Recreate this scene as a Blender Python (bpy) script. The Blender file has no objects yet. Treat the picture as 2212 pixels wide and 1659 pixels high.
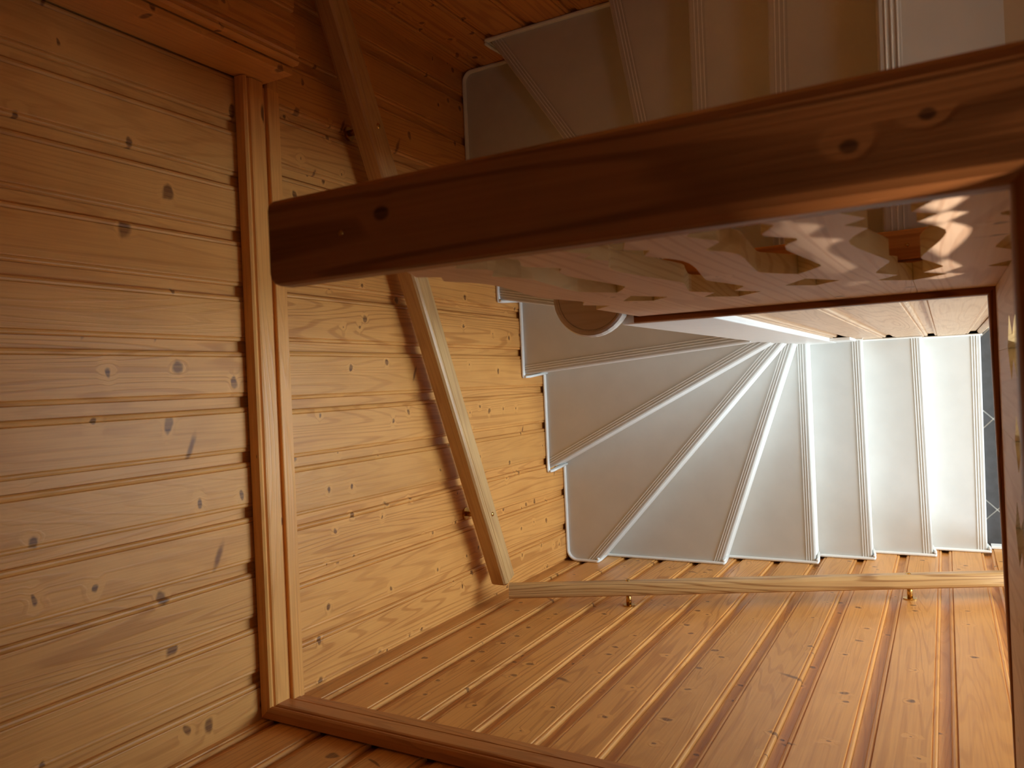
import bpy, bmesh, math, random
from mathutils import Vector, Matrix

random.seed(7)
C = bpy.context.scene.collection
SC = bpy.context.scene
H = 4.45                      # camera height above the lower floor; all heights below are relative to the camera
def W(x, y, z): return Vector((x, y, z + H))

# ------------------------------------------------------------------ camera
cam = bpy.data.cameras.new('camera'); cam_o = bpy.data.objects.new('camera', cam); C.objects.link(cam_o)
SC.camera = cam_o
Rm = ((-0.0436, -0.9990, 0.0005), (-0.8702, 0.0382, 0.4912), (-0.4908, 0.0210, -0.8710))
m = Matrix(((Rm[0][0], -Rm[0][1], -Rm[0][2]), (Rm[1][0], -Rm[1][1], -Rm[1][2]), (Rm[2][0], -Rm[2][1], -Rm[2][2])))
cam_o.matrix_world = Matrix.Translation(W(0, 0, 0)) @ m.to_quaternion().to_matrix().to_4x4()
cam.sensor_fit = 'HORIZONTAL'; cam.sensor_width = 36.0
cam.lens = 1662.3 * 36.0 / 2212.0
cam.clip_start = 0.02; cam.clip_end = 60
cam.dof.use_dof = True; cam.dof.focus_distance = 2.9; cam.dof.aperture_fstop = 9.0

# ------------------------------------------------------------------ world, lights, exposure
wd = bpy.data.worlds.new('world'); SC.world = wd; wd.use_nodes = True
wd.node_tree.nodes['Background'].inputs[0].default_value = (0.75, 0.86, 1.0, 1)
wd.node_tree.nodes['Background'].inputs[1].default_value = 0.6
SC.view_settings.view_transform = 'Standard'; SC.view_settings.look = 'None'
SC.view_settings.gamma = 1.0; SC.view_settings.use_curve_mapping = False
SC.view_settings.exposure = 0.0
def area(name, loc, target, sx, sy, power, col):
    l = bpy.data.lights.new(name, 'AREA'); l.shape = 'RECTANGLE'; l.size = sx; l.size_y = sy
    l.energy = power; l.color = col
    o = bpy.data.objects.new(name, l); C.objects.link(o)
    o.location = loc
    d = (target - loc).normalized(); o.rotation_euler = d.to_track_quat('-Z', 'Y').to_euler()
    return o
# daylight through the glazed hall door downstairs
area('hall_door_daylight', W(0.02, -2.40, -3.38), W(-0.10, 1.2, -3.3), 1.10, 1.85, 118, (0.69, 0.87, 1.0))
# daylight through the hall window further along
area('hall_window_daylight', W(-1.75, -2.40, -3.05), W(0.1, 0.5, -3.2), 0.85, 1.10, 80, (0.66, 0.84, 1.0))
# daylight through the windows of the upper room
area('upper_window_daylight', W(-2.2, -3.28, -0.75), W(0.0, 1.2, -0.7), 0.9, 0.9, 6.2, (1.0, 0.96, 0.90))
area('roof_window_daylight', W(-0.32, -1.25, 0.80), W(-0.32, -1.25, -1.0), 0.55, 0.55, 2.6, (1.0, 0.95, 0.88))
sw = area('small_window_sun', W(-3.42, -2.84, -0.22), W(0.138, 0.03, -0.85), 0.26, 0.28, 5.5, (1.0, 0.84, 0.66))
sw.data.spread = math.radians(24)

# ------------------------------------------------------------------ materials
def nt(name):
    mt = bpy.data.materials.new(name); mt.use_nodes = True
    t = mt.node_tree; b = t.nodes['Principled BSDF']; return mt, t, b
def N(t, kind, **kw):
    n = t.nodes.new(kind)
    for k, v in kw.items(): setattr(n, k, v)
    return n
def math_n(t, op, a, b=None, clamp=False):
    n = t.nodes.new('ShaderNodeMath'); n.operation = op; n.use_clamp = clamp
    for i, v in enumerate((a, b)):
        if v is None: continue
        if isinstance(v, (int, float)): n.inputs[i].default_value = v
        else: t.links.new(v, n.inputs[i])
    return n.outputs[0]
def maprange(t, v, a, b, c=0.0, d=1.0, smooth=True):
    n = t.nodes.new('ShaderNodeMapRange'); n.interpolation_type = 'SMOOTHSTEP' if smooth else 'LINEAR'
    for i, x in enumerate((v, a, b, c, d)):
        if isinstance(x, (int, float)): n.inputs[i].default_value = x
        else: t.links.new(x, n.inputs[i])
    return n.outputs[0]
def mixc(t, f, a, b):
    n = t.nodes.new('ShaderNodeMix'); n.data_type = 'RGBA'
    for i, x in ((0, f), (6, a), (7, b)):
        if isinstance(x, (int, float)): n.inputs[i].default_value = x
        elif isinstance(x, tuple): n.inputs[i].default_value = (*x, 1)
        else: t.links.new(x, n.inputs[i])
    return n.outputs[2]
def srgb(r, g, b):
    f = lambda c: ((c/255+0.055)/1.055)**2.4 if c/255 > 0.04045 else c/255/12.92
    return (f(r), f(g), f(b))

def wood(name, light, dark, knotc, across='X', along='Z', ringn=21.0, ring=0.46, knots=True, rough=0.36,
         cell=(8.0, 10.5), keep=0.40, third='Y', vary=0.16, spec=0.45, kr=0.085, bump=0.12, fixed=None, vstretch=0.45, streak=0.0):
    mt, t, b = nt(name)
    tc = N(t, 'ShaderNodeTexCoord'); sp = N(t, 'ShaderNodeSeparateXYZ'); t.links.new(tc.outputs['Object'], sp.inputs[0])
    oi = N(t, 'ShaderNodeObjectInfo'); rnd = oi.outputs['Random']
    U = sp.outputs[across]; V = sp.outputs[along]; T = sp.outputs[third]
    U = math_n(t, 'ADD', U, math_n(t, 'MULTIPLY', T, 0.8))
    r1 = math_n(t, 'MULTIPLY', rnd, 71.3); r2 = math_n(t, 'MULTIPLY', rnd, 37.7)
    # knots
    cx = N(t, 'ShaderNodeCombineXYZ')
    t.links.new(math_n(t, 'ADD', math_n(t, 'MULTIPLY', U, cell[0]), r1), cx.inputs[0])
    t.links.new(math_n(t, 'ADD', math_n(t, 'MULTIPLY', V, cell[1]), r2), cx.inputs[1])
    vo = N(t, 'ShaderNodeTexVoronoi', voronoi_dimensions='2D', feature='F1'); vo.inputs['Scale'].default_value = 1.0
    vo.inputs['Randomness'].default_value = 1.0
    wn = N(t, 'ShaderNodeTexNoise'); wn.inputs['Scale'].default_value = 3.2; wn.inputs['Detail'].default_value = 2.0
    t.links.new(cx.outputs[0], wn.inputs['Vector'])
    wm = N(t, 'ShaderNodeVectorMath', operation='MULTIPLY_ADD'); wm.inputs[1].default_value = (0.20, 0.20, 0); wm.inputs[2].default_value = (0, 0, 0)
    t.links.new(wn.outputs['Color'], wm.inputs[0])
    wa = N(t, 'ShaderNodeVectorMath', operation='ADD'); t.links.new(cx.outputs[0], wa.inputs[0]); t.links.new(wm.outputs[0], wa.inputs[1])
    t.links.new(wa.outputs[0], vo.inputs['Vector'])
    vs = N(t, 'ShaderNodeSeparateColor'); t.links.new(vo.outputs['Color'], vs.inputs[0])
    on = math_n(t, 'GREATER_THAN', vs.outputs[0], 1 - keep if knots else 2.0)
    dist = vo.outputs['Distance']
    rad = maprange(t, vs.outputs[1], 0.0, 1.0, kr*0.35, kr*1.5, False)
    k = math_n(t, 'MULTIPLY', maprange(t, dist, rad, math_n(t, 'MULTIPLY', rad, 0.5), 0.0, 1.0), on)
    if fixed:                          # named knots at (across, along, radius)
        best = None
        for (ku, kv, kk) in fixed:
            du = math_n(t, 'MULTIPLY', math_n(t, 'SUBTRACT', U, ku), kr/kk)
            dv = math_n(t, 'MULTIPLY', math_n(t, 'SUBTRACT', V, kv), kr/kk*0.75)
            dd = math_n(t, 'SQRT', math_n(t, 'ADD', math_n(t, 'MULTIPLY', du, du), math_n(t, 'MULTIPLY', dv, dv)))
            best = dd if best is None else math_n(t, 'MINIMUM', best, dd)
        dist = best
        k = maprange(t, dist, kr, kr*0.55, 0.0, 1.0)
        on = 1.0
    halo = math_n(t, 'MULTIPLY', maprange(t, dist, 0.26, 0.02, 0.0, 1.0), on)
    # growth rings: contour lines of a stretched noise, bent round the knots
    gv = N(t, 'ShaderNodeCombineXYZ')
    t.links.new(math_n(t, 'ADD', math_n(t, 'MULTIPLY', U, 7.5), r2), gv.inputs[0])
    t.links.new(math_n(t, 'ADD', math_n(t, 'MULTIPLY', V, vstretch), r1), gv.inputs[1])
    t.links.new(math_n(t, 'MULTIPLY', T, 6.0), gv.inputs[2])
    nz = N(t, 'ShaderNodeTexNoise'); nz.inputs['Scale'].default_value = 1.0; nz.inputs['Detail'].default_value = 1.6
    t.links.new(gv.outputs[0], nz.inputs['Vector'])
    val = math_n(t, 'ADD', math_n(t, 'MULTIPLY', nz.outputs['Fac'], ringn), math_n(t, 'MULTIPLY', halo, 0.3 if fixed else 0.7))
    rg = math_n(t, 'SINE', math_n(t, 'MULTIPLY', val, 6.2832))
    rg = maprange(t, rg, 0.3, 1.0, 0.0, 1.0)
    # fibres
    fv = N(t, 'ShaderNodeCombineXYZ')
    t.links.new(math_n(t, 'ADD', math_n(t, 'MULTIPLY', U, 190.0), r1), fv.inputs[0])
    t.links.new(math_n(t, 'ADD', math_n(t, 'MULTIPLY', V, 3.5), r2), fv.inputs[1])
    fz = N(t, 'ShaderNodeTexNoise'); fz.inputs['Scale'].default_value = 1.0; fz.inputs['Detail'].default_value = 3.0
    t.links.new(fv.outputs[0], fz.inputs['Vector'])
    fib = maprange(t, fz.outputs['Fac'], 0.3, 0.75, 0.0, 1.0)
    big = N(t, 'ShaderNodeTexNoise'); big.inputs['Scale'].default_value = 1.0; big.inputs['Detail'].default_value = 2.0
    bv = N(t, 'ShaderNodeCombineXYZ')
    t.links.new(math_n(t, 'ADD', math_n(t, 'MULTIPLY', U, 10.0), r1), bv.inputs[0])
    t.links.new(math_n(t, 'ADD', math_n(t, 'MULTIPLY', V, 5.0), r2), bv.inputs[1])
    t.links.new(bv.outputs[0], big.inputs['Vector'])
    rs = math_n(t, 'ADD', ring*0.25, math_n(t, 'MULTIPLY', math_n(t, 'FRACT', math_n(t, 'MULTIPLY', rnd, 7.31)), ring*0.9))
    f = math_n(t, 'ADD', math_n(t, 'MULTIPLY', rg, rs), math_n(t, 'MULTIPLY', fib, 0.24))
    f = math_n(t, 'ADD', f, math_n(t, 'MULTIPLY', math_n(t, 'SUBTRACT', big.outputs['Fac'], 0.5), 0.55))
    f = math_n(t, 'SUBTRACT', f, math_n(t, 'MULTIPLY', halo, 0.06 if fixed else 0.34), True)
    col = mixc(t, f, light, dark)
    kf = math_n(t, 'MULTIPLY', k, math_n(t, 'ADD', 0.62, math_n(t, 'MULTIPLY', fib, 0.34)))
    col = mixc(t, kf, col, knotc)
    if streak:                         # spike knots cut lengthwise, running across the board
        sx = N(t, 'ShaderNodeCombineXYZ')
        t.links.new(math_n(t, 'ADD', math_n(t, 'MULTIPLY', U, 4.2), r2), sx.inputs[0])
        t.links.new(math_n(t, 'ADD', math_n(t, 'MULTIPLY', math_n(t, 'ADD', V, math_n(t, 'MULTIPLY', U, 0.4)), 16.0), r1), sx.inputs[1])
        v2 = N(t, 'ShaderNodeTexVoronoi', voronoi_dimensions='2D', feature='F1'); v2.inputs['Scale'].default_value = 1.0
        w2 = N(t, 'ShaderNodeVectorMath', operation='ADD'); t.links.new(sx.outputs[0], w2.inputs[0]); t.links.new(wm.outputs[0], w2.inputs[1])
        t.links.new(w2.outputs[0], v2.inputs['Vector'])
        s2 = N(t, 'ShaderNodeSeparateColor'); t.links.new(v2.outputs['Color'], s2.inputs[0])
        k2 = math_n(t, 'MULTIPLY', maprange(t, v2.outputs['Distance'], maprange(t, s2.outputs[1], 0.0, 1.0, 0.10, 0.24, False), 0.04, 0.0, 0.8), math_n(t, 'GREATER_THAN', s2.outputs[0], 1-streak))
        col = mixc(t, k2, col, tuple(c*1.15 for c in knotc))
    hsv = N(t, 'ShaderNodeHueSaturation'); t.links.new(col, hsv.inputs['Color'])
    t.links.new(math_n(t, 'ADD', 1.0 - vary/2, math_n(t, 'MULTIPLY', rnd, vary)), hsv.inputs['Value'])
    t.links.new(hsv.outputs[0], b.inputs['Base Color'])
    b.inputs['Roughness'].default_value = rough
    b.inputs['Specular IOR Level'].default_value = spec
    bp = N(t, 'ShaderNodeBump'); bp.inputs['Strength'].default_value = bump; bp.inputs['Distance'].default_value = 0.002
    t.links.new(math_n(t, 'ADD', rg, math_n(t, 'MULTIPLY', fib, 0.5)), bp.inputs['Height'])
    t.links.new(bp.outputs[0], b.inputs['Normal'])
    return mt

KN = srgb(98, 54, 26)
PINE = dict(light=srgb(220, 157, 84), dark=srgb(168, 102, 44), knotc=KN)
M = {}
M['pine'] = wood('varnished_pine_plank', keep=0.46, kr=0.095, streak=0.022, **PINE)
M['pine_up'] = wood('varnished_pine_wide_knots', cell=(5.2, 7.4), kr=0.095, keep=0.36, ring=0.35, rough=0.45, spec=0.32, streak=0.035, **PINE)
M['pine_x'] = wood('varnished_pine_along_x', across='Z', along='X', third='Y', keep=0.22, cell=(13, 4.0), **PINE)
M['pine_y'] = wood('varnished_pine_along_y', across='Z', along='Y', third='X', keep=0.3, **PINE)
M['rail_oak'] = wood('pale_rail_wood', light=srgb(206, 164, 108), dark=srgb(146, 98, 52), knotc=KN, knots=False, ringn=20, ring=0.7, vary=0.0)
RED = dict(light=srgb(166, 104, 56), dark=srgb(108, 62, 29), knotc=srgb(56, 28, 14), vary=0.0, rough=0.45, spec=0.2, ring=0.7)
M['stain_y'] = wood('dark_stain_along_y', across='X', along='Y', third='Z', fixed=[(3.272, 0.450, 0.0085), (3.258, 0.051, 0.006), (3.270, 0.004, 0.005)], **RED)
M['stain_x'] = wood('dark_stain_along_x', across='Y', along='X', third='Z', keep=0.3, cell=(8, 4.5), **RED)
WASH = dict(light=srgb(234, 206, 182), dark=srgb(206, 168, 140), knotc=srgb(112, 76, 56), vary=0.06, rough=0.5, ringn=18, ring=0.6, spec=0.3)
M['wash'] = wood('washed_baluster_board', keep=0.2, **WASH)
M['cap'] = wood('whitewashed_cap', light=srgb(226, 216, 202), dark=srgb(204, 190, 172), knotc=KN, knots=False, vary=0.0, rough=0.4, across='X', along='Y', third='Z', ring=0.3)
M['wash_part'] = wood('washed_partition_plank', light=srgb(224, 190, 154), dark=srgb(190, 148, 108), knotc=srgb(150, 108, 76), vary=0.06, rough=0.42, keep=0.25, ring=0.35)
M['cut_edge'] = wood('bare_sawn_edge', light=srgb(244, 228, 182), dark=srgb(220, 196, 140), knotc=KN, knots=False, vary=0.0, rough=0.6, ringn=26, ring=0.7, across='Y', along='Z', third='X')

def plain(name, col, rough=0.4, metallic=0.0, spec=0.5, noise=0.0, nscale=20.0):
    mt, t, b = nt(name)
    b.inputs['Roughness'].default_value = rough; b.inputs['Metallic'].default_value = metallic
    b.inputs['Specular IOR Level'].default_value = spec
    tc = N(t, 'ShaderNodeTexCoord'); nz = N(t, 'ShaderNodeTexNoise'); nz.inputs['Scale'].default_value = nscale
    nz.inputs['Detail'].default_value = 4.0
    t.links.new(tc.outputs['Object'], nz.inputs['Vector'])
    f = maprange(t, nz.outputs['Fac'], 0.3, 0.7, 0.0, 1.0)
    d = tuple(c*(1-noise) for c in col)
    t.links.new(mixc(t, f, col, d), b.inputs['Base Color'])
    return mt
M['vinyl'] = plain('off_white_stair_vinyl', srgb(214, 212, 206), 0.40, noise=0.05, nscale=9)
M['rib'] = plain('grey_ribbed_nosing', srgb(204, 201, 194), 0.34, noise=0.06, nscale=14)
M['white'] = plain('white_paint', srgb(244, 243, 238), 0.38, noise=0.03)
M['brass'] = plain('brushed_brass', srgb(206, 166, 96), 0.26, metallic=1.0, noise=0.1)
M['dark'] = plain('dark_gap', srgb(30, 22, 16), 0.8)
M['slate'] = plain('dark_slate_tile', srgb(70, 69, 70), 0.35, noise=0.25, nscale=24)
M['grout'] = plain('pale_grout', srgb(206, 202, 194), 0.8, noise=0.1)
M['plaster'] = plain('warm_plaster', srgb(214, 198, 172), 0.8, noise=0.04)
M['underlay'] = plain('upper_floor_vinyl', srgb(196, 176, 146), 0.45, noise=0.06)
gl, gt, gb = nt('window_glass'); gb.inputs['Transmission Weight'].default_value = 1.0; gb.inputs['Roughness'].default_value = 0.02; gb.inputs['IOR'].default_value = 1.1
M['glass'] = gl

# ------------------------------------------------------------------ mesh helpers
def link(name, me, mats, parent=None, mw=None, smooth=False):
    o = bpy.data.objects.new(name, me); C.objects.link(o)
    if not me.materials:
        for x in (mats if isinstance(mats, (list, tuple)) else [mats]): me.materials.append(x)
    if smooth:
        for p in me.polygons: p.use_smooth = True
    if mw is not None: o.matrix_world = mw
    if parent is not None:
        o.parent = parent
        o.matrix_parent_inverse = WM[parent.name].inverted()
    WM[o.name] = mw.copy() if mw is not None else Matrix.Identity(4)
    return o
WM = {}
def empty(name, loc):
    o = bpy.data.objects.new(name, None); C.objects.link(o); o.empty_display_size = 0.1
    o.matrix_world = Matrix.Translation(loc); WM[o.name] = Matrix.Translation(loc)
    return o
def tag(o, label=None, cat=None, group=None, kind=None):
    if label: o['label'] = label
    if cat: o['category'] = cat
    if group: o['group'] = group
    if kind: o['kind'] = kind
    return o
def mesh(name, vs, fs):
    me = bpy.data.meshes.new(name); me.from_pydata([tuple(v) for v in vs], [], fs); me.update()
    bm = bmesh.new(); bm.from_mesh(me); bmesh.ops.recalc_face_normals(bm, faces=bm.faces); bm.to_mesh(me); bm.free()
    return me
def boxes(name, bs):
    vs, fs = [], []
    for (x0, x1, y0, y1, z0, z1) in bs:
        b = len(vs)
        vs += [W(x, y, z) for z in (z0, z1) for y in (y0, y1) for x in (x0, x1)]
        fs += [[b+i for i in q] for q in ((0,1,3,2),(4,5,7,6),(0,1,5,4),(2,3,7,6),(0,2,6,4),(1,3,7,5))]
    return mesh(name, vs, fs)
def box(name, x0, x1, y0, y1, z0, z1, mat, parent=None, bevel=0.0, seg=2):
    me = boxes(name, [(x0, x1, y0, y1, z0, z1)])
    if bevel:
        bm = bmesh.new(); bm.from_mesh(me)
        bmesh.ops.bevel(bm, geom=bm.edges[:], offset=bevel, segments=seg, affect='EDGES', profile=0.5)
        bm.to_mesh(me); bm.free()
    return link(name, me, mat, parent)
def frame_at(p, u, up):
    """local x = u, local z = up"""
    u = Vector(u).normalized(); z = Vector(up).normalized(); y = z.cross(u).normalized(); u = y.cross(z)
    mt = Matrix.Identity(4)
    for i in range(3): mt[i][0] = u[i]; mt[i][1] = y[i]; mt[i][2] = z[i]; mt[i][3] = p[i]
    return mt
def extrude_profile(prof, L, closed=True):
    """profile points (x, y) extruded along local z from 0 to L, with end caps"""
    n = len(prof); vs = [Vector((x, y, z)) for z in (0, L) for (x, y) in prof]
    fs = [[i, (i+1) % n, n+(i+1) % n, n+i] for i in range(n)]
    fs += [list(range(n))[::-1], list(range(n, 2*n))]
    return vs, fs
def sweep(name, path, section, mats, parent=None, cap=True, smooth=False, up=Vector((0,0,1))):
    """section (a, b): a sideways, b along up; mitred along the path (list of world Vectors)"""
    n = len(section); vs = []; fs = []
    for i, p in enumerate(path):
        d0 = (path[i]-path[i-1]).normalized() if i else None
        d1 = (path[i+1]-path[i]).normalized() if i < len(path)-1 else None
        d = ((d0 or d1)+(d1 or d0)).normalized()
        upv = up if abs(d.dot(up)) < 0.95 else Vector((0, 1, 0)) if abs(d.y) < 0.9 else Vector((1, 0, 0))
        s = d.cross(upv).normalized(); b = s.cross(d).normalized()
        k = 1.0
        if d0 and d1: k = 1/max(0.4, math.cos(d0.angle(d1)/2))
        for (a, bb) in section: vs.append(p + s*a*k + b*bb)
    for i in range(len(path)-1):
        for j in range(n): fs.append([i*n+j, i*n+(j+1) % n, (i+1)*n+(j+1) % n, (i+1)*n+j])
    if cap: fs += [list(range(n))[::-1], [(len(path)-1)*n+j for j in range(n)]]
    return link(name, mesh(name, vs, fs), mats, parent, smooth=smooth)
def circ(r, n=10): return [(r*math.cos(2*math.pi*i/n), r*math.sin(2*math.pi*i/n)) for i in range(n)]

# ------------------------------------------------------------------ dimensions (metres, relative to the camera)
XL, XR, YF = -0.90, 1.304, 1.70           # plank faces of the left, right and front wall
ZT = [-4.29, -4.13, -3.975, -3.815, -3.665, -3.51, -3.33, -3.12, -2.92, -2.715, -2.51, -2.305, -2.10, -1.895, -1.69]
ZF, ZU, ZC = -4.45, -1.69, 0.85           # lower floor, upper floor, ceiling
XP = 0.146                                 # partition plank face
XN, YN0, YN1 = 0.13, 0.45, 0.67            # newel face and ends
TRZ0, TRZ1 = -1.66, -1.51                  # trim band

# ------------------------------------------------------------------ wall backings
def struct(o): o['kind'] = 'structure'; return o
wf = struct(box('wall_front', -1.15, 1.55, YF+0.024, YF+0.16, ZF, ZC, M['pine']))
wl = struct(box('wall_left', XL-0.16, XL-0.024, -0.34, YF+0.16, ZF, ZU, M['pine']))
wlu = struct(box('wall_left_upper', XL-0.16, XL-0.024, -0.79, YF+0.16, ZU, ZC, M['pine']))  # near end, out of view, lengthened to cut the small window's beam
wr = struct(box('wall_right', XR+0.024, XR+0.16, -3.4, YF+0.16, ZF, ZC, M['pine']))

plank_cache = {}
def plank_mesh(Wd, L, rec=0.028):
    key = (round(Wd, 4), round(L, 3))
    if key in plank_cache: return plank_cache[key]
    F = Wd - rec
    prof = [(0, 0.022), (0, 0.0105), (0.0008, 0.0056), (0.003, 0.0030), (0.006, 0.0022), (0.0095, 0.0028), (0.0118, 0.0042), (0.0128, 0.0004), (0.0142, 0.0),
            (F-0.0172, 0.0), (F-0.0158, 0.0004), (F-0.0148, 0.0044), (F-0.0125, 0.0026), (F-0.0085, 0.0016), (F-0.004, 0.0026),
            (F-0.0010, 0.0056), (F, 0.0135), (Wd-0.0005, 0.0135), (Wd-0.0005, 0.022)]
    vs, fs = extrude_profile(prof, L)
    me = mesh('plank', vs, fs); plank_cache[key] = me
    me.materials.clear()
    return me
def planks(parent, p0, u, start, count, Wd, z0, z1, mat, lens=None):
    """count planks beginning `start` metres from p0 along u, face in the plane through p0"""
    for k in range(count):
        a, b = (z0, z1) if lens is None else lens(k)
        org = Vector(p0) + Vector(u)*(start + k*Wd) + Vector((0, 0, a))
        me = plank_mesh(Wd, b-a)
        o = link('plank', me, mat, parent, frame_at(org + Vector((0, 0, H)), u, (0, 0, 1)))
# front wall, stairwell part (below the trim) and upper part
planks(wf, (0, YF, 0), (1, 0, 0), -0.017-0.1745*6, 14, 0.1745, -3.66, -1.63, M['pine'])
planks(wf, (0, YF+0.006, 0), (1, 0, 0), -0.002-0.1545*6, 12, 0.1545, -1.53, ZC, M['pine_up'])
# left wall
planks(wl, (XL, 0, 0), (0, 1, 0), 1.4546-0.1755*10, 12, 0.1755, ZF, -1.63, M['pine'])
planks(wlu, (XL-0.006, 0, 0), (0, 1, 0), 1.50-0.1755*13, 15, 0.1755, -1.53, ZC, M['pine_up'])
# right wall (u runs towards -Y)
planks(wr, (XR, 0, 0), (0, -1, 0), -1.432-0.1745*2, 12, 0.1745, -2.78, ZC, M['pine'])

# ------------------------------------------------------------------ partition between the flights
pt = struct(box('wall_partition', XP+0.024, 0.25, -0.16, YN0-0.001, ZF, -1.70, M['wash_part']))
planks(pt, (XP, 0, 0), (0, -1, 0), -0.042-0.1745*3, 4, 0.1745, ZF, -1.668, M['wash_part'])
sweep('corner_bead', [W(XP+0.012, -0.150, ZF), W(XP+0.012, -0.150, -1.69)], circ(0.014, 8), M['wash_part'], pt, smooth=True)
box('cap_board', 0.205, 0.262, -0.10, 0.62, -1.668, -1.646, M['pine_y'], pt, 0.003)
box('cap_board', 0.1665, 0.204, -0.10, 0.62, -1.70, -1.664, M['pine_y'], pt, 0.002)
def screw(parent, p, n, r=0.0055):
    d = Vector(n).normalized(); vs = []; fs = []; k = 10
    s = d.orthogonal().normalized(); t = d.cross(s)
    for rr, h in ((r, 0), (r*0.8, r*0.3), (r*0.4, r*0.42)):
        for i in range(k):
            a = 2*math.pi*i/k; vs.append(Vector(p)+s*rr*math.cos(a)+t*rr*math.sin(a)+d*h)
    for q in range(2):
        for i in range(k): fs.append([q*k+i, q*k+(i+1) % k, (q+1)*k+(i+1) % k, (q+1)*k+i])
    fs.append([2*k+i for i in range(k)])
    return link('screw', mesh('screw', vs, fs), M['brass'], parent, smooth=True)
screw(pt, W(0.232, 0.055, -1.646), (0, 0, 1), 0.004)

# ------------------------------------------------------------------ trim band at upper floor level
TP = [(0.0, -1.510), (0.020, -1.510), (0.030, -1.513), (0.0335, -1.519), (0.031, -1.525), (0.024, -1.529), (0.024, -1.533),
      (0.030, -1.536), (0.032, -1.541), (0.032, -1.583), (0.029, -1.586), (0.002, -1.586), (0.002, -1.618), (0.012, -1.618),
      (0.014, -1.620), (0.014, -1.643), (0.012, -1.645), (0.0075, -1.645), (0.0075, -1.667), (0.0, -1.667)]
n = len(TP)
vs = [W(XL+d, YF-d, z) for d, z in TP] + [W(0.893, YF-d, z) for d, z in TP]
fs = [[i, (i+1) % n, n+(i+1) % n, n+i] for i in range(n)] + [list(range(n))[::-1], list(range(n, 2*n))]
t1 = struct(link('trim_1', mesh('trim_1', vs, fs), M['pine_x']))
vs = [W(XL+d, YF-d, z) for d, z in TP] + [W(XL+d, -0.06, z) for d, z in TP]
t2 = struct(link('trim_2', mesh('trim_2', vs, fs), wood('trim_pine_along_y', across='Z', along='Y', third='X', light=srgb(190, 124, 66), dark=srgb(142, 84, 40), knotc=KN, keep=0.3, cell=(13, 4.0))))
LP = TP[12:]
n = len(LP)
vs = [W(0.893, YF-d, z) for d, z in LP] + [W(XR, YF-d, z) for d, z in LP]
fs = [[i, (i+1) % n, n+(i+1) % n, n+i] for i in range(n)] + [list(range(n))[::-1], list(range(n, 2*n))]
struct(link('trim_3', mesh('trim_3', vs, fs), M['pine_x']))
# boxed corner (duct casing) of the upper wall, over the upper flight
bk = struct(box('wall_bulkhead', 0.915, XR+0.02, 1.572, YF+0.03, -1.585, ZC, M['pine']))
box('side_board', 0.895, 0.915, 1.566, YF+0.004, -1.600, ZC, M['pine'], bk, 0.002)
sweep('corner_bead', [W(0.934, 1.556, -1.600), W(0.934, 1.556, ZC)], [(0.017, 0.008), (0.017, -0.012), (0.009, -0.017), (0.003, -0.012), (-0.003, -0.012), (-0.009, -0.017), (-0.017, -0.012), (-0.017, 0.008)], M['pine'], bk)
planks(bk, (0, 1.55, 0), (1, 0, 0), 0.952, 3, 0.117, -1.600, ZC, M['pine'])

# ------------------------------------------------------------------ floors, ceilings, rooms beyond the frame
fl = struct(box('floor', -2.7, 2.6, -2.6, YF+0.16, ZF-0.1, ZF-0.006, M['grout']))
TS = 0.447/2
for i in range(-8, 9):
    for j in range(-8, 9):
        if (i+j) % 2: continue
        cx, cy = -0.273+0.2235*i, -0.195-0.2235+0.2235*j
        if not (XL-0.21 < cx < 1.2 and -1.4 < cy < 0.25): continue
        r = 0.2235-0.0045; X0 = XL+0.002
        pts = [(cx-r, cy), (cx, cy-r), (cx+r, cy), (cx, cy+r)]; cl = []
        for q in range(4):
            p, p2 = pts[q], pts[(q+1) % 4]
            if p[0] >= X0: cl.append(p)
            if (p[0] < X0) != (p2[0] < X0):
                t = (X0-p[0])/(p2[0]-p[0]); cl.append((X0, p[1]+t*(p2[1]-p[1])))
        if len(cl) < 3: continue
        nn = len(cl)
        vs = [W(x, y, ZF-0.008) for x, y in cl] + [W(x, y, ZF) for x, y in cl]
        fs = [list(range(nn))[::-1], list(range(nn, 2*nn))] + [[k, (k+1) % nn, nn+(k+1) % nn, nn+k] for k in range(nn)]
        link('floor_tile', mesh('floor_tile', vs, fs), M['slate'], fl)
uf = struct(box('floor_upper', -3.5, XR+0.02, -3.4, -0.118, ZU-0.24, ZU, M['underlay']))
struct(box('ceiling', -3.5, XR+0.16, -3.4, YF+0.16, ZC, ZC+0.1, M['plaster']))
# upper room shell with two window openings
struct(link('wall_back', boxes('wall_back', [(-3.5, -2.75, -3.5, -3.4, ZU, ZC), (-1.65, XR+0.16, -3.5, -3.4, ZU, ZC), (-2.75, -1.65, -3.5, -3.4, ZU, -1.3), (-2.75, -1.65, -3.5, -3.4, -0.2, ZC)]), M['pine']))
struct(link('wall_side', boxes('wall_side', [(-3.6, -3.5, -3.5, -3.10, ZU, ZC), (-3.6, -3.5, -2.60, -0.69, ZU, ZC), (-3.6, -3.5, -3.10, -2.60, ZU, -0.52), (-3.6, -3.5, -3.10, -2.60, 0.08, ZC)]), M['pine']))
struct(box('wall_return', -3.6, XL-0.162, -0.79, -0.69, ZU, ZC, M['pine']))  # unseen; set level with the lengthened wall end that cuts the beam
def window(name, bs, pane):
    w = struct(link(name, boxes(name, bs), M['white']))
    box('pane', *pane, M['glass'], w)
window('window_1', [(-2.75, -2.70, -3.46, -3.41, -1.3, -0.2), (-1.70, -1.65, -3.46, -3.41, -1.3, -0.2), (-2.70, -1.70, -3.46, -3.41, -1.3, -1.25), (-2.70, -1.70, -3.46, -3.41, -0.25, -0.2)], (-2.70, -1.70, -3.44, -3.435, -1.25, -0.25))
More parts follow.
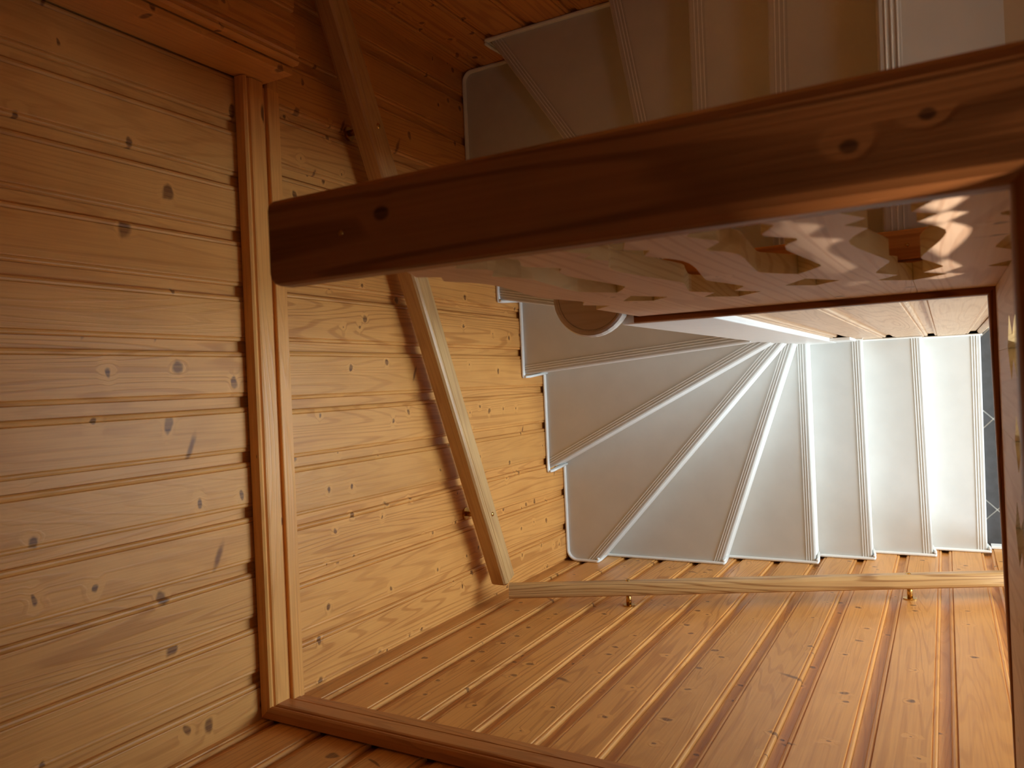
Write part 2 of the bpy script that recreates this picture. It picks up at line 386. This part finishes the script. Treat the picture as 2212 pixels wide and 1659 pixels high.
window('window_2', [(-3.58, -3.53, -3.10, -3.06, -0.52, 0.08), (-3.58, -3.53, -2.64, -2.60, -0.52, 0.08), (-3.58, -3.53, -3.06, -2.64, -0.52, -0.48), (-3.58, -3.53, -3.06, -2.64, 0.04, 0.08)], (-3.556, -3.552, -3.06, -2.64, -0.48, 0.04))
window('window_4', [(-0.66, -0.60, -1.59, -0.91, 0.815, ZC), (-0.04, 0.02, -1.59, -0.91, 0.815, ZC), (-0.60, -0.04, -1.59, -1.53, 0.815, ZC), (-0.60, -0.04, -0.97, -0.91, 0.815, ZC)], (-0.60, -0.04, -1.53, -0.97, 0.84, 0.846))
# lower hall shell with the glazed door
struct(link('wall_hall', boxes('wall_hall', [(-2.6, -2.2, -2.6, -2.5, ZF, ZU-0.24), (-1.3, -0.58, -2.6, -2.5, ZF, ZU-0.24), (-2.2, -1.3, -2.6, -2.5, ZF, -3.62), (-2.2, -1.3, -2.6, -2.5, -2.48, ZU-0.24), (0.62, 2.6, -2.6, -2.5, ZF, ZU-0.24), (-0.58, 0.62, -2.6, -2.5, -2.4, ZU-0.24)]), M['plaster']))
struct(box('wall_hall_side', 2.5, 2.6, -2.6, -0.16, ZF, ZU-0.24, M['plaster']))
struct(box('wall_hall_light_block', 0.25, 2.6, -0.16, -0.10, ZF, ZU-0.24, M['plaster']))  # unseen wall added to keep hall light out from under the stairs
struct(box('ceiling_hall', XR, 2.6, -2.6, -0.1, ZU-0.24, ZU-0.14, M['plaster']))
window('door_1', [(-0.58, -0.51, -2.57, -2.52, ZF, -2.4), (0.55, 0.62, -2.57, -2.52, ZF, -2.4), (-0.51, 0.55, -2.57, -2.52, -2.48, -2.4), (-0.51, 0.55, -2.57, -2.52, ZF, ZF+0.12)], (-0.51, 0.55, -2.55, -2.545, ZF+0.12, -2.48))
window('window_3', [(-2.2, -2.15, -2.57, -2.52, -3.62, -2.48), (-1.35, -1.3, -2.57, -2.52, -3.62, -2.48), (-2.15, -1.35, -2.57, -2.52, -3.62, -3.57), (-2.15, -1.35, -2.57, -2.52, -2.53, -2.48)], (-2.15, -1.35, -2.55, -2.545, -3.57, -2.53))
struct(box('wall_hall_end', -2.7, -2.6, -2.6, -0.25, ZF, ZU-0.24, M['plaster']))
struct(box('wall_hall_return', -2.7, XL-0.162, -0.35, -0.25, ZF, ZU-0.24, M['plaster']))
box('skirting_board', XL+0.001, XL+0.014, -0.33, -0.16, ZF, ZF+0.07, M['white'], wl, 0.002)

# ------------------------------------------------------------------ staircase
st = empty('staircase', W(-0.38, -0.14, ZF))
tag(st, 'white winding staircase with ribbed nosings turning between pine plank walls', 'staircase')
P2 = lambda x, y: Vector((x, y))
# nosing lines: outer point (on a wall), inner point (on the newel or partition)
NOSE = [((XL, -0.138), (XP, -0.147)), ((XL, 0.088), (XP, 0.102)), ((XL, 0.338), (XP, 0.346)), ((XL, 0.568), (XN, 0.567)),
        ((XL, 0.965), (XN, 0.600)), ((XL, 1.545), (XN, 0.620)), ((-0.415, YF), (XN, 0.640)), ((0.045, YF), (XN, 0.668)),
        ((0.379, YF), (0.19, 0.78)), ((0.78, YF), (0.225, 0.78)), ((XR, 1.447), (0.25, 0.742)), ((XR, 0.902), (0.25, 0.724)),
        ((XR, 0.575), (0.25, 0.577)), ((XR, 0.322), (0.25, 0.344)), ((XR, 0.085), (0.25, 0.095))]
OUTW = ['L', 'L', 'L', 'L', 'L', 'L', 'F', 'F', 'F', 'F', 'R', 'R', 'R', 'R', 'R']
def back_dir(k):
    o, i = P2(*NOSE[k][0]), P2(*NOSE[k][1])
    d = (i-o).normalized(); nrm = Vector((-d.y, d.x))
    # towards the next (higher) tread
    o2, i2 = (P2(*NOSE[k+1][0]), P2(*NOSE[k+1][1])) if k < 14 else (P2(XR, -0.2), P2(0.25, -0.2))
    if nrm.dot((o2+i2)/2-(o+i)/2) < 0: nrm = -nrm
    return d, nrm
def hit(p, d, wall, y_hint=None):
    if wall == 'L': t = (XL-p.x)/d.x
    elif wall == 'R': t = (XR-p.x)/d.x
    elif wall == 'F': t = (YF-p.y)/d.y
    elif wall == 'P': t = (XP-p.x)/d.x
    elif wall == 'N': t = (XN-p.x)/d.x
    elif wall == 'E': t = (0.78-p.y)/d.y
    elif wall == 'G': t = (0.672-p.y)/d.y
    elif wall == 'Q': t = (0.25-p.x)/d.x
    return p + d*t
INW = ['P', 'P', 'P', 'N', 'N', 'N', 'N', 'G', 'E', 'E', 'Q', 'Q', 'Q', 'Q', 'Q']
def off_line(k, s):
    """end points of nosing line k moved s metres back, cut at wall and newel"""
    d, nrm = back_dir(k)
    o = P2(*NOSE[k][0]) + nrm*s
    a, b = hit(o, d, OUTW[k]), hit(o, d, INW[k])
    return a, b
EPS = 0.0015
def inset(p):
    return P2(min(max(p.x, XL+EPS), XR-EPS), min(p.y, YF-EPS))
treads = []
for k in range(15):
    z = ZT[k]
    o, i = [P2(*q) for q in NOSE[k]]
    if k < 14:
        o2, i2 = off_line(k+1, 0.030)
        if k+1 == 7: i2 = P2(0.166, 0.672)
        if k == 6: i2 = P2(0.160, 0.672)
        if k+1 in (8, 9, 10, 11): i2 = P2(*NOSE[k+1][1]) + (P2(*NOSE[k+1][1])-P2(*NOSE[k][1])).normalized()*0.01
    else:
        o2, i2 = P2(XR, -0.118), P2(0.25, -0.118)
    poly = [o]
    if k == 5:
        for a in range(7):
            t = math.pi - a*math.pi/12; r = 0.05
            poly.append(P2(XL+r+r*math.cos(t), YF-r+r*math.sin(t)))
    if k == 9:
        for a in range(7):
            t = math.pi/2 - a*math.pi/12; r = 0.04
            poly.append(P2(XR-r+r*math.cos(t), YF-r+r*math.sin(t)))
    poly += [o2, i2]
    if k == 7: poly += [P2(0.166, 0.79), P2(0.166, 0.672)]
    if k == 2: poly += [P2(XP, 0.45)]
    poly.append(i)
    poly = [inset(p) for p in poly]
    nn = len(poly); th = 0.034 if k < 14 else 0.20
    vs = [W(p.x, p.y, z) for p in poly] + [W(p.x, p.y, z-th) for p in poly]
    fs = [list(range(nn)), list(range(nn, 2*nn))[::-1]] + [[a, (a+1) % nn, nn+(a+1) % nn, nn+a] for a in range(nn)]
    td = link('tread' if k < 14 else 'landing', mesh('tread', vs, fs), M['vinyl'], st)
    treads.append(td)
    # ribbed nosing along the front edge
    prof = [(0.004, -0.030), (0.0, -0.028), (-0.003, -0.022), (-0.003, -0.006), (0.0, 0.0), (0.003, 0.0016), (0.011, 0.0018)]
    for q in range(3):
        s0 = 0.0120 + q*0.0105
        prof += [(s0, 0.0012), (s0+0.0008, 0.0036), (s0+0.0030, 0.0036), (s0+0.0038, 0.0012)]
    prof += [(0.0400, 0.0012), (0.042, 0.0004), (0.042, -0.004)]
    vs = []
    for (s, dz) in prof:
        a, b = off_line(k, s)
        if k < 14 or True: vs += [W(*inset(a), z+dz), W(*inset(b), z+dz)]
    m2 = len(prof)
    fs = [[2*j, 2*j+1, 2*((j+1) % m2)+1, 2*((j+1) % m2)] for j in range(m2)] + [[2*j for j in range(m2)], [2*j+1 for j in range(m2)][::-1]]
    nz_o = link('nosing', mesh('nosing', vs, fs), [M['rib'], M['white']], td)
    for q in range(3):
        for j in range(7+4*q, 10+4*q): nz_o.data.polygons[j].material_index = 1  # white ridges: the highlight on side-lit ribs put into the colour
    # riser below this tread
    zb = ZT[k-1] if k else ZF
    a, b = off_line(k, 0.003); a2, b2 = off_line(k, 0.015)
    vs = [W(*inset(p), zz) for p in (a, b, b2, a2) for zz in (zb, z-0.030)]
    fs = [[0,1,3,2], [2,3,5,4], [4,5,7,6], [6,7,1,0], [0,2,4,6], [1,3,5,7]]
    link('riser', mesh('riser', vs, fs), M['white'], st)
# white edge strips where the treads meet the walls
BE = [(0.0065, -0.007), (0.0065, 0.004), (0.004, 0.0075), (0.0, 0.009), (-0.004, 0.0075), (-0.0065, 0.004), (-0.0065, -0.007)]
def wallpath(k):
    """points along the wall from the riser of the next tread to just past this nosing"""
    g = 0.0068
    o = P2(*NOSE[k][0]); o2 = off_line(k+1, 0.016)[0] if k < 14 else P2(XR, -0.11)
    w = OUTW[k]; pts = []
    if w == 'L' and OUTW[min(14, k+1)] == 'L': pts = [P2(XL+g, o2.y), P2(XL+g, o.y-0.012)]
    elif w == 'L':
        pts = [P2(o2.x, YF-g)]
        r = 0.05
        for a in range(7):
            t = math.pi/2 + a*math.pi/12
            pts.append(P2(XL+g+r+r*math.cos(t), YF-g-r+r*math.sin(t)))
        pts.append(P2(XL+g, o.y-0.012))
    elif w == 'F' and OUTW[k+1] == 'F': pts = [P2(o2.x, YF-g), P2(o.x-0.012, YF-g)]
    elif w == 'F':
        pts = [P2(XR-g, o2.y)]
        r = 0.04
        for a in range(7):
            t = a*math.pi/12
            pts.append(P2(XR-g-r+r*math.cos(t), YF-g-r+r*math.sin(t)))
        pts.append(P2(o.x-0.012, YF-g))
    else: pts = [P2(XR-g, o2.y), P2(XR-g, o.y+0.012)]
    return pts
for k in range(15):
    z = ZT[k]; zb = ZT[k-1] if k else ZF
    pts = wallpath(k)
    e = pts[-1]
    path = [W(p.x, p.y, z+0.007) for p in pts]
    sweep('edge_strip', path, BE, M['white'], st)
    # two strands running down the riser by the wall
    w = OUTW[k]
    tx = {'L': P2(0, -1), 'F': P2(-1, 0), 'R': P2(0, 1)}[w]
    nx = {'L': P2(1, 0), 'F': P2(0, -1), 'R': P2(-1, 0)}[w]
    for q in range(2):
        p = e + tx*(0.001) + nx*(q*0.0125)
        pb = p - tx*(0.016)
        sweep('edge_strip', [W(p.x, p.y, z+0.012), W(p.x, p.y, z-0.03), W(pb.x, pb.y, zb+0.002)], circ(0.006, 8), M['white'], st, smooth=True)
# thin strip on the partition side of the straight lower treads
for k in range(3):
    y1 = NOSE[k+1][1][1]+0.02 if k < 2 else YN0
    sweep('edge_strip', [W(XP-0.005, y1, ZT[k]+0.005), W(XP-0.005, NOSE[k][1][1]-0.01, ZT[k]+0.005)], [(a*0.75, b*0.8) for a, b in BE], M['white'], st)
# white newel between the flights, with its rounded wooden cap
box('newel_post', XN, 0.258, YN0, YN1, ZF, -1.735, M['white'], st, 0.004)
box('newel_core', 0.168, 0.25, YN1, 0.78, ZF, -1.735, M['white'], st, 0.004)
box('stringer', XN+0.002, XP-0.0005, 0.365, YN0, ZF, -3.72, M['white'], st, 0.002)
cxr, cyr, rr = 0.205, 0.735, 0.100
out = [P2(cxr+rr, 0.652), P2(cxr-0.052, 0.652)]
for a in range(25):
    t = math.radians(236 - a*(236+5)/24)
    out.append(P2(cxr+rr*math.cos(t), cyr+rr*math.sin(t)))
vs, fs = [], []
rings = [(0.90, -0.036), (0.97, -0.033), (1.0, -0.025), (1.0, -0.012), (0.965, -0.003), (0.90, 0.0), (0.85, 0.0), (0.845, -0.0025), (0.835, -0.0025), (0.83, 0.0)]
cen = P2(cxr, 0.715); no = len(out); zc = -1.695
for f, dz in rings:
    for p in out:
        q = cen+(p-cen)*f; vs.append(W(q.x, q.y, zc+dz))
for r in range(len(rings)-1):
    for i in range(no): fs.append([r*no+i, r*no+(i+1) % no, (r+1)*no+(i+1) % no, (r+1)*no+i])
fs += [list(range(no))[::-1], [(len(rings)-1)*no+i for i in range(no)]]
link('newel_cap', mesh('newel_cap', vs, fs), M['cap'], st)

# ------------------------------------------------------------------ railing of scroll-sawn boards round the well
HZ = -0.565                                # top of the handrail
BT, BB = -0.600, -1.655                    # boards from .. to
T1 = [(-0.635, 0.0), (-0.665, 0.012), (-0.695, 0.020), (-0.712, 0.019), (-0.722, 0.032), (-0.731, 0.037), (-0.742, 0.033), (-0.777, 0.018), (-0.800, 0.039), (-0.833, 0.021),
      (-0.855, 0.030), (-0.875, 0.039), (-0.900, 0.045), (-0.925, 0.0455), (-0.95, 0.043), (-0.98, 0.039), (-1.03, 0.030), (-1.08, 0.021), (-1.105, 0.0175), (-1.125, 0.019),
      (-1.16, 0.028), (-1.195, 0.036), (-1.225, 0.042), (-1.236, 0.041), (-1.285, 0.016), (-1.335, 0.048), (-1.385, 0.0)]
T2 = [(-0.635, 0.0), (-0.665, 0.012), (-0.695, 0.020), (-0.716, 0.020), (-0.735, 0.034), (-0.750, 0.041), (-0.772, 0.032), (-0.790, 0.022), (-0.803, 0.022), (-0.825, 0.036), (-0.840, 0.047), (-0.850, 0.046), (-0.868, 0.034),
      (-0.885, 0.028), (-0.91, 0.025), (-0.94, 0.027), (-0.98, 0.031), (-1.03, 0.036), (-1.07, 0.0395), (-1.085, 0.0385), (-1.115, 0.022), (-1.148, 0.0)]
DI = [(-1.212, 0.0), (-1.280, 0.040), (-1.322, 0.0)]
def zs(p): return p
BW, BTH = 0.1365, 0.028
def board(parent, org, u, tl, tr, wid=BW, left_free=False, right_free=False):
    """one sawn board in a local frame (x along the railing, y thickness, z up); tl / tr are the cut patterns of its two edges"""
    def side(t):
        pts = [(BB, 0.0)]
        if t == 1: pts += [(z, w) for z, w in T1[::-1]]
        elif t == 2:
            pts += [(z, w) for z, w in DI[::-1]]
            pts += [(z, w) for z, w in T2[::-1]]
        pts.append((BT, 0.0))
        return pts
    L = [(w+0.0003, z) for z, w in side(tl)]; R = [(wid-w-0.0003, z) for z, w in side(tr)]
    outl = L + R[::-1]                      # closed outline
    bm = bmesh.new()
    fv = [bm.verts.new((x, 0, z+H)) for x, z in outl]
    bv = [bm.verts.new((x, BTH, z+H)) for x, z in outl]
    f1 = bm.faces.new(fv); f2 = bm.faces.new(bv[::-1])
    nn = len(outl)
    for i in range(nn):
        a, b = outl[i], outl[(i+1) % nn]
        f = bm.faces.new((fv[i], bv[i], bv[(i+1) % nn], fv[(i+1) % nn])); f.material_index = 1
    bm.normal_update()
    bmesh.ops.triangulate(bm, faces=[f1, f2], ngon_method='EAR_CLIP')
    bmesh.ops.recalc_face_normals(bm, faces=bm.faces)
    me = bpy.data.meshes.new('baluster_board'); bm.to_mesh(me); bm.free()
    me.materials.append(M['wash']); me.materials.append(M['cut_edge'])
    return link('baluster_board', me, None, parent, frame_at(Vector(org), u, (0, 0, 1)))
XB = 0.138
ra = empty('stair_railing', W(0.15, -0.08, ZU))
tag(ra, 'dark handrail over pale scroll-sawn boards guarding the stairwell', 'railing')
# long side, boards facing the lower flight; local x runs along -Y so that local y = +X
for k, (tl, tr) in enumerate([(1, 2), (2, 1), (1, 2), (2, 1), (1, 2)]):
    y0 = 0.586 - k*BW
    board(ra, (XB, y0, 0), (0, -1, 0), tl, tr, BW)
# short side at the edge of the upper floor; local x runs along -X?  face towards +Y
YB = -0.083
for k in range(7):
    x0 = XB - 0.0005 if k == 0 else 0.022 - (k-1)*BW
    tl, tr = [(0, 1), (1, 2), (2, 1), (1, 2), (2, 1), (1, 2), (2, 1)][k]
    board(ra, (x0, YB, 0), (-1, 0, 0), tl, tr, 0.1155 if k == 0 else BW)
# handrail: rounded plank, mitred at the corner
def hr_section(hw, hh):
    s = []; r = 0.012
    for cx, cy, a0 in ((hw-r, -r, 0), (-hw+r, -r, 90), (-hw+r, -hh+r, 180), (hw-r, -hh+r, 270)):
        for q in range(4):
            t = math.radians(a0+q*30); s.append((cx+r*math.cos(t), cy+r*math.sin(t)))
    return s
sec = hr_section(0.044, 0.040); HX, HY = 0.1555, -0.0840
def rail_piece(name, p0, p1, sec, mit0, mit1, mat, parent):
    """straight bar; mit = slope of the end plane (metres of run per metre sideways)"""
    d = (p1-p0).normalized(); s = d.cross(Vector((0, 0, 1))).normalized(); n = len(sec); vs = []
    for p, mt in ((p0, mit0), (p1, mit1)):
        for a, b in sec: vs.append(p + s*a + Vector((0, 0, b)) + d*(a*mt))
    fs = [[i, (i+1) % n, n+(i+1) % n, n+i] for i in range(n)] + [list(range(n))[::-1], list(range(n, 2*n))]
    o = link(name, mesh(name, vs, fs), mat, parent)
    return o
h1 = rail_piece('handrail', W(HX, HY, HZ), W(HX, 0.600, HZ), sec, -1, 0, M['stain_y'], ra)
bm = bmesh.new(); bm.from_mesh(h1.data)
ends = [e for e in bm.edges if all(v.co.y > 0.599 for v in e.verts)]
bmesh.ops.bevel(bm, geom=ends, offset=0.007, segments=3, affect='EDGES', profile=0.5); bm.to_mesh(h1.data); bm.free()
rail_piece('handrail', W(HX, HY, HZ), W(XL+0.004, HY, HZ), sec, 1, 0, M['stain_x'], ra)
screw(ra, W(0.152, 0.50, HZ-0.0005), (0, 0, 1), 0.0035)
bs = [(0.016, 0.0), (0.018, -0.003), (0.018, -0.030), (0.013, -0.036), (-0.016, -0.036), (-0.018, -0.03), (-0.018, -0.003), (-0.016, 0)]
rail_piece('bottom_rail', W(0.143, -0.089, -1.628), W(0.143, 0.600, -1.628), bs, -1, 0, M['stain_y'], ra)
rail_piece('bottom_rail', W(0.143, -0.089, -1.628), W(XL+0.036, -0.101, -1.628), bs, 1, 0, M['stain_x'], ra)

# ------------------------------------------------------------------ wall handrails on brass brackets
def oak_rail(name, label, p0, p1, size, wall_n, brackets, standoff):
    """p0 low end, p1 high end: centre line; wall_n points from the wall to the room"""
    rt = empty(name, (p0+p1)/2); tag(rt, label, 'handrail', 'pale wall handrails with brass brackets')
    d = (p1-p0).normalized(); L = (p1-p0).length
    nrm = Vector(wall_n); upv = d.cross(nrm); 
    if upv.z < 0: upv = -upv
    mw = Matrix.Identity(4)
    x = nrm; y = d.cross(x)                 # local z = d, x = out of the wall, y = z cross x
    for i in range(3): mw[i][0] = x[i]; mw[i][1] = y[i]; mw[i][2] = d[i]; mw[i][3] = p0[i]
    sg = 1 if y.dot(upv) > 0 else -1
    w, h = size
    prof = [(-w+0.004, -h), (w-0.006, -h), (w-0.001, -h+0.006), (w, -h+0.012), (w, h*0.42), (w-0.0022, h*0.46), (w, h*0.50), (w, h-0.014), (w-0.004, h-0.005),
            (w-0.012, h), (-w+0.016, h), (-w+0.006, h-0.004), (-w, h-0.014), (-w, -h+0.006)]
    vs, fs = extrude_profile([(a, b*sg) for a, b in prof], L)
    link('rail', mesh('rail', vs, fs), M['rail_oak'], rt, mw)
    for t in brackets:
        c = p0 + d*(t*L)
        wp = c - nrm*standoff
        def disc(nm, a, b, r, par, sm=True):
            ax = (b-a).normalized(); s = ax.orthogonal().normalized(); tt = ax.cross(s); k = 16; vs = []; fs = []
            for p, q in ((a, 1.0), (b-ax*min(0.001, (b-a).length*0.3), 1.0), (b, 0.86)):
                for i in range(k):
                    an = 2*math.pi*i/k; vs.append(p+s*r*q*math.cos(an)+tt*r*q*math.sin(an))
            for g in range(2):
                for i in range(k): fs.append([g*k+i, g*k+(i+1) % k, (g+1)*k+(i+1) % k, (g+1)*k+i])
            fs += [list(range(k))[::-1], [2*k+i for i in range(k)]]
            return link(nm, mesh(nm, vs, fs), M['brass'], par, smooth=sm)
        post = disc('bracket', wp, c - nrm*(w-0.001), 0.0105, rt)
        disc('flange', wp, wp+nrm*0.005, 0.0245, post, False)
        screw(rt, c + nrm*(w-0.0001) - upv*0.006, nrm, 0.0095)
    return rt
SFR = 0.445
zf = lambda x: -1.832 - SFR*(1.2-x)
oak_rail('wall_handrail', 'sloping pale wooden handrail on the pine wall facing the stairwell, above the winders',
         W(-0.795, 1.615, zf(-0.795)+0.004), W(1.27, 1.615, zf(1.27)+0.004), (0.038, 0.041), (0, -1, 0), (0.138, 0.80), YF-1.615)
zl = lambda y: -2.676 - 0.475*(1.563-y)
oak_rail('wall_handrail', 'sloping pale wooden handrail on the side wall beside the straight lower flight',
         W(-0.830, -0.32, zl(-0.32)), W(-0.830, 1.563, zl(1.563)), (0.027, 0.032), (1, 0, 0), (0.252, 0.772), 0.070)
